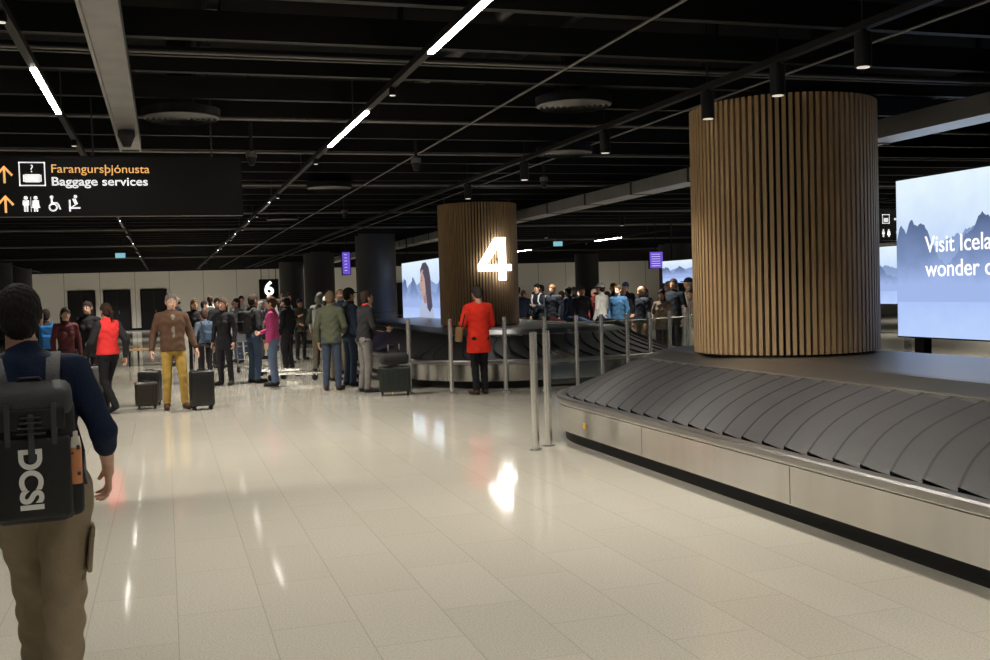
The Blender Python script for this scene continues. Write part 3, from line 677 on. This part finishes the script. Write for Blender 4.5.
person('man_with_blue_backpack',-2.05,20.4,10,1.6,mats(1,(.02,.015,.01),(.03,.03,.035),None,(.02,.02,.02),pack=(.02,.13,.35)),pack=True)
person('woman_in_black_coat',-1.35,20.6,160,1.72,mats(0,(.02,.012,.01),(.012,.012,.014),None,(.01,.01,.012)),hem=.7,style='long',fem=True)
person('child_with_backpack',.74,21.85,20,1.48,mats(0,(.06,.03,.02),(.10,.12,.15),None,(.015,.015,.02),pack=(.05,.08,.13)),pack=True)
person('woman_with_long_hair',1.08,21.1,150,1.70,mats(0,(.05,.025,.014),(.012,.012,.015),None,(.015,.015,.02)),hem=.72,style='long',fem=True)
person('man_in_dark_jacket',1.66,21.3,-60,1.76,mats(1,(.03,.02,.014),(.03,.032,.035),None,(.05,.08,.14)),pack=True,hem=.9)
person('woman_in_pink_top',1.93,20.3,75,1.70,mats(2,(.07,.035,.02),(.42,.05,.17),None,(.10,.14,.22)),hem=.92,style='pony',fem=True,bulk=1.12,pose=dict(elR=(.25,.02,1.12),wrR=(.17,.24,1.05),curlR=1.0))
person('man_in_olive_jacket',2.80,18.7,-25,1.77,mats(0,(.12,.08,.045),(.075,.082,.052),None,(.04,.055,.09),(.05,.03,.02),pack=(.03,.035,.03)),hem=.84,bulk=1.12,pose=dict(elR=(.25,.0,1.13),wrR=(.16,.22,1.02)))
person('man_in_navy_jacket',3.24,19.35,-70,1.82,mats(1,(.02,.014,.01),(.02,.028,.05),None,(.025,.04,.07),pack=(.02,.03,.02)),hem=.86,bulk=1.05,pack=True,style='cap')
person('man_in_black_jacket',3.26,17.95,-75,1.76,mats(0,(.03,.018,.012),(.018,.018,.02),None,(.17,.16,.15),(.03,.03,.03),shirt=(.5,.03,.03)),hem=.88,bulk=1.08,open_=True,htilt=-.3,pose=dict(elR=(.25,.05,1.13),wrR=(.2,.28,1.08),elL=(-.25,.05,1.13),wrL=(-.2,.28,1.08),lean=(0,.04)))
rc=person('man_in_red_coat',4.86,16.42,5,1.78,mats(0,(.04,.035,.03),(.70,.030,.014),None,(.012,.012,.014),(.05,.03,.02),(.25,.14,.07)),hem=.68,bulk=1.14,coatflare=.018,curl=.8,htilt=.25,
   pose=dict(elR=(.25,.04,1.14),wrR=(.20,.22,1.02),elL=(-.26,.02,1.14),wrL=(-.24,.2,1.05),knR=(.085,.02,.5),anR=(.08,-.02,.095),knL=(-.07,.02,.5),anL=(-.065,-.02,.095)))
m=MB(); m.obox(T0((-.325,.02,.98))@Matrix.Rotation(.1,4,'Y'),.03,.11,.12,pmat('tan_leather',(.22,.12,.05),.5),.025); m.tube((-.31,.10,1.10),(-.18,0,1.47),.010,BLACK); m.tube((-.31,-.08,1.10),(-.18,-.03,1.47),.010,BLACK); m.build('shoulder_bag',parent=rc,smooth=True)
# --- crowd (shared bodies, varied clothes)
base=[to_mesh('crowd_a',person_data(res=.014,hem=.86,bulk=1.06),mats()),
      to_mesh('crowd_b',person_data(res=.014,hem=.80,fem=True,style='long',bulk=1.04,pose=dict(elR=(.25,.03,1.13),wrR=(.15,.24,1.04))),mats()),
      to_mesh('crowd_c',person_data(res=.014,hem=.88,pack=True,pose=dict(elL=(-.25,.03,1.13),wrL=(-.15,.24,1.15),lean=(0,.03))),mats()),
      to_mesh('crowd_d',person_data(res=.014,hem=.86,style='cap',pose=dict(elR=(.25,.04,1.15),wrR=(.12,.2,1.25),curlR=1.0,anR=(.16,.05,.095),knR=(.14,.06,.5))),mats()),
      to_mesh('crowd_e',person_data(res=.014,hem=.90,style='bald',bulk=1.12),mats())]
cols=[(.012,.012,.015),(.02,.03,.06),(.04,.04,.04),(.16,.03,.03),(.08,.085,.06),(.03,.09,.18),(.02,.02,.025),(.18,.14,.10),(.32,.31,.30),(.015,.02,.03),(.05,.05,.055),(.38,.04,.04),(.5,.5,.48),(.12,.12,.14)]
pcs=[(.015,.015,.018),(.04,.06,.11),(.02,.02,.022),(.15,.125,.09),(.07,.07,.07)]
hcs=[(.02,.012,.01),(.05,.03,.015),(.14,.08,.035),(.25,.23,.21),(.01,.008,.007)]
def crowd(x,y,yaw,bi=None,H=None):
    b=random.randrange(5) if bi is None else bi
    place(('man','woman','traveller_with_backpack','man_in_cap','man')[b],base[b],x,y,yaw,H or random.uniform(1.58,1.86) ,
      mats(random.randrange(3),random.choice(hcs),random.choice(cols),None,random.choice(pcs),pack=random.choice([(.02,.02,.02),(.35,.35,.35),(.05,.08,.2),(.55,.55,.55)])))
right=[(10.3,27.4),(10.4,26.2),(10.2,25.1),(10.25,22.9),(10.4,21.9),(10.5,20.9),(10.8,19.9),(11.3,19.3),(11.1,20.7),(11.2,21.8),(11.0,22.8),(11.1,24.4),(11.2,25.6),(10.4,28.6),(10.2,29.8),(11.2,28.9),(12.1,20.8),(11.9,22.5),(12.0,26),(11.9,28),(12.0,19.4),(10.3,31),(12.9,20),(12.9,21.8),(12.7,25),(10.9,32.3),(9.9,32.8),(12.0,30.2),(13.3,18.6),(12.5,18.6),
 (10.3,24.0),(11.1,27.0),(12.0,24.0),(12.8,23.3),(13.6,20.6),(13.7,22.4),(11.3,31.2),(12.8,27.0),(10.6,33.6),(11.8,33),(13.0,29)]
for x,y in right: crowd(x+random.uniform(-.12,.12),y+random.uniform(-.15,.15),random.uniform(30,170))
left=[(.6,25.2),(1.3,26.4),(2.1,25.6),(2.9,26.6),(3.5,25),(1.7,28.3),(2.6,29.3),(3.4,28.2),(.9,30.2),(3.3,31.5),(2.2,32.5),(1.3,34),(3.2,34.6),(2.7,24.2),(3.6,22.6),(3.5,36.8),(.3,28.2),(2.3,37),(-3.2,25),(3.3,23.6),(.2,32),(3.0,20.8),(3.6,21.4)]
for x,y in left: crowd(x+random.uniform(-.1,.1),y+random.uniform(-.15,.15),random.uniform(-180,180))
# ------------------------------------------------------------ luggage
def suitcase(x,y,yaw,w,d,h,col,handle=True,name='suitcase'):
    m=MB(); c=pmat('shell_%02d%02d%02d'%tuple(int(q*99) for q in col),col,.4,bump=.1,bscale=80); z0=.06
    m.obox(T0((0,0,z0+h/2)),w/2,d/2,h/2,c,.035)
    for i in range(6):
        xx=-w/2+.06+i*(w-.12)/5
        m.obox(T0((xx,0,z0+h/2)),.008,d/2+.006,h/2-.05,c,.004)
    m.obox(T0((0,0,z0+h/2)),w/2+.003,.006,h/2+.002,BLACK,.002)
    for a in(-1,1):
        for b in(-1,1):
            m.tube((a*(w/2-.05)-.012,b*(d/2-.04),.028),(a*(w/2-.05)+.012,b*(d/2-.04),.028),.028,BLACK,n=14); m.obox(T0((a*(w/2-.05),b*(d/2-.04),.055)),.02,.02,.015,BLACK)
    m.tube((-.06,0,z0+h+.02),(.06,0,z0+h+.02),.009,BLACK); m.tube((-.06,0,z0+h),(-.06,0,z0+h+.02),.008,BLACK); m.tube((.06,0,z0+h),(.06,0,z0+h+.02),.008,BLACK)
    if handle:
        for a in(-.09,.09): m.tube((a,d/2-.03,z0+h),(a,d/2-.03,z0+h+.38),.008,CHROME)
        m.tube((-.10,d/2-.03,z0+h+.38),(.10,d/2-.03,z0+h+.38),.013,BLACK)
    return m.build(name,smooth=True,loc=(x,y,0),rot=(0,0,math.radians(yaw)))
suitcase(.49,16.7,10,.35,.24,.54,(.008,.008,.009))
suitcase(-.28,17.85,-15,.34,.24,.50,(.008,.008,.009),False)
suitcase(-.33,17.3,5,.34,.22,.36,(.02,.014,.01),False)
suitcase(-1.12,18.1,20,.42,.28,.60,(.09,.09,.095))
suitcase(3.60,17.15,-10,.52,.26,.42,(.01,.016,.014))
m=MB(); m.obox(T0((0,0,.10)),.24,.12,.095,cloth((.03,.03,.032)),.07); m.tube((-.11,0,.19),(-.06,0,.26),.01,BLACK); m.tube((-.06,0,.26),(.06,0,.26),.01,BLACK); m.tube((.06,0,.26),(.11,0,.19),.01,BLACK)
m.build('duffel_bag',smooth=True,loc=(3.60,17.15,.508))
def bag(x,y,z,yaw,tilt,dims,col,name='suitcase'):
    m=MB(); c=cloth(col); m.obox(Matrix.Identity(4),*dims,c,.05)
    m.obox(T0((0,0,dims[2])),dims[0]*.7,dims[1]*.7,.015,c,.01); m.tube((-.08,-dims[1],0),(.08,-dims[1],0),.012,BLACK)
    for a in(-1,1): m.tube((a*dims[0]*.8,dims[1]*.95,-.03),(a*dims[0]*.8,dims[1]*1.08,-.03),.03,BLACK)
    m.build(name,smooth=True,loc=(x,y,z),rot=(0,tilt,math.radians(yaw)))
bag(9.05,20.6,.84,10,.39,(.24,.34,.13),(.015,.015,.018))
bag(9.1,24.2,.84,-10,.39,(.24,.34,.13),(.05,.015,.015))
bag(9.08,22.4,.84,4,.39,(.24,.34,.13),(.02,.035,.08))
def cart(x,y,yaw):
    m=MB(); 
    for a in(-.25,.25):
        m.tube((a,-.4,.14),(a*.7,.5,.14),.014,CHROME); m.tube((a,-.4,.14),(a,-.5,1.0),.015,CHROME)
        m.tube((a-.015,-.4,.07),(a+.015,-.4,.07),.07,BLACK,n=18)
    m.tube((-.02,.45,.06),(.02,.45,.06),.06,BLACK,n=18); m.tube((0,.45,.06),(0,.48,.14),.02,CHROME)
    m.tube((-.28,-.5,1.0),(.28,-.5,1.0),.02,BLACK)
    for k in range(5): m.tube((-.24+.012*k,-.38+.2*k,.15),(.24-.012*k,-.38+.2*k,.15),.008,CHROME)
    for k in range(4): m.tube((-.25,-.42-.02*k,.3+.15*k),(.25,-.42-.02*k,.3+.15*k),.007,CHROME)
    m.obox(T0((0,-.47,.80)),.23,.012,.11,pmat('cart_ad_panel',(.25,.26,.32),.5),.01)
    m.build('luggage_cart',smooth=True,loc=(x,y,0),rot=(0,0,math.radians(yaw)))
cart(2.45,21.4,235); cart(2.2,22.6,250); cart(1.9,24.0,200)
for i,(x,y) in enumerate(((-.5,29.0),(-1.2,31))):
    m=MB()
    for k in range(6): m.box(-.5,.5,-.3+k*.1,-.22+k*.1,.40,.44,WOOD)
    for a in(-.45,.42): m.box(a,a+.04,-.3,.28,0,.40,BLACK)
    m.build('slatted_bench',loc=(x,y,0))
# ------------------------------------------------------------ world + camera
w=bpy.data.worlds.new('world'); scene.world=w; w.use_nodes=True
w.node_tree.nodes['Background'].inputs[0].default_value=(.5,.5,.55,1); w.node_tree.nodes['Background'].inputs[1].default_value=.05
cd=bpy.data.cameras.new('camera'); cam=bpy.data.objects.new('camera',cd); scene.collection.objects.link(cam)
cd.sensor_width=36; cd.lens=38.18; cd.clip_end=300
th,ph,ro=math.radians(17.4),math.radians(2.18),math.radians(1.7)
f=Vector((math.sin(th)*math.cos(ph),math.cos(th)*math.cos(ph),-math.sin(ph))); r0=Vector((math.cos(th),-math.sin(th),0)); u0=r0.cross(f)
r=r0*math.cos(ro)-u0*math.sin(ro); u=u0*math.cos(ro)+r0*math.sin(ro)
M=Matrix((( r.x,u.x,-f.x,0),(r.y,u.y,-f.y,0),(r.z,u.z,-f.z,1.7),(0,0,0,1)))
cam.matrix_world=M; scene.camera=cam
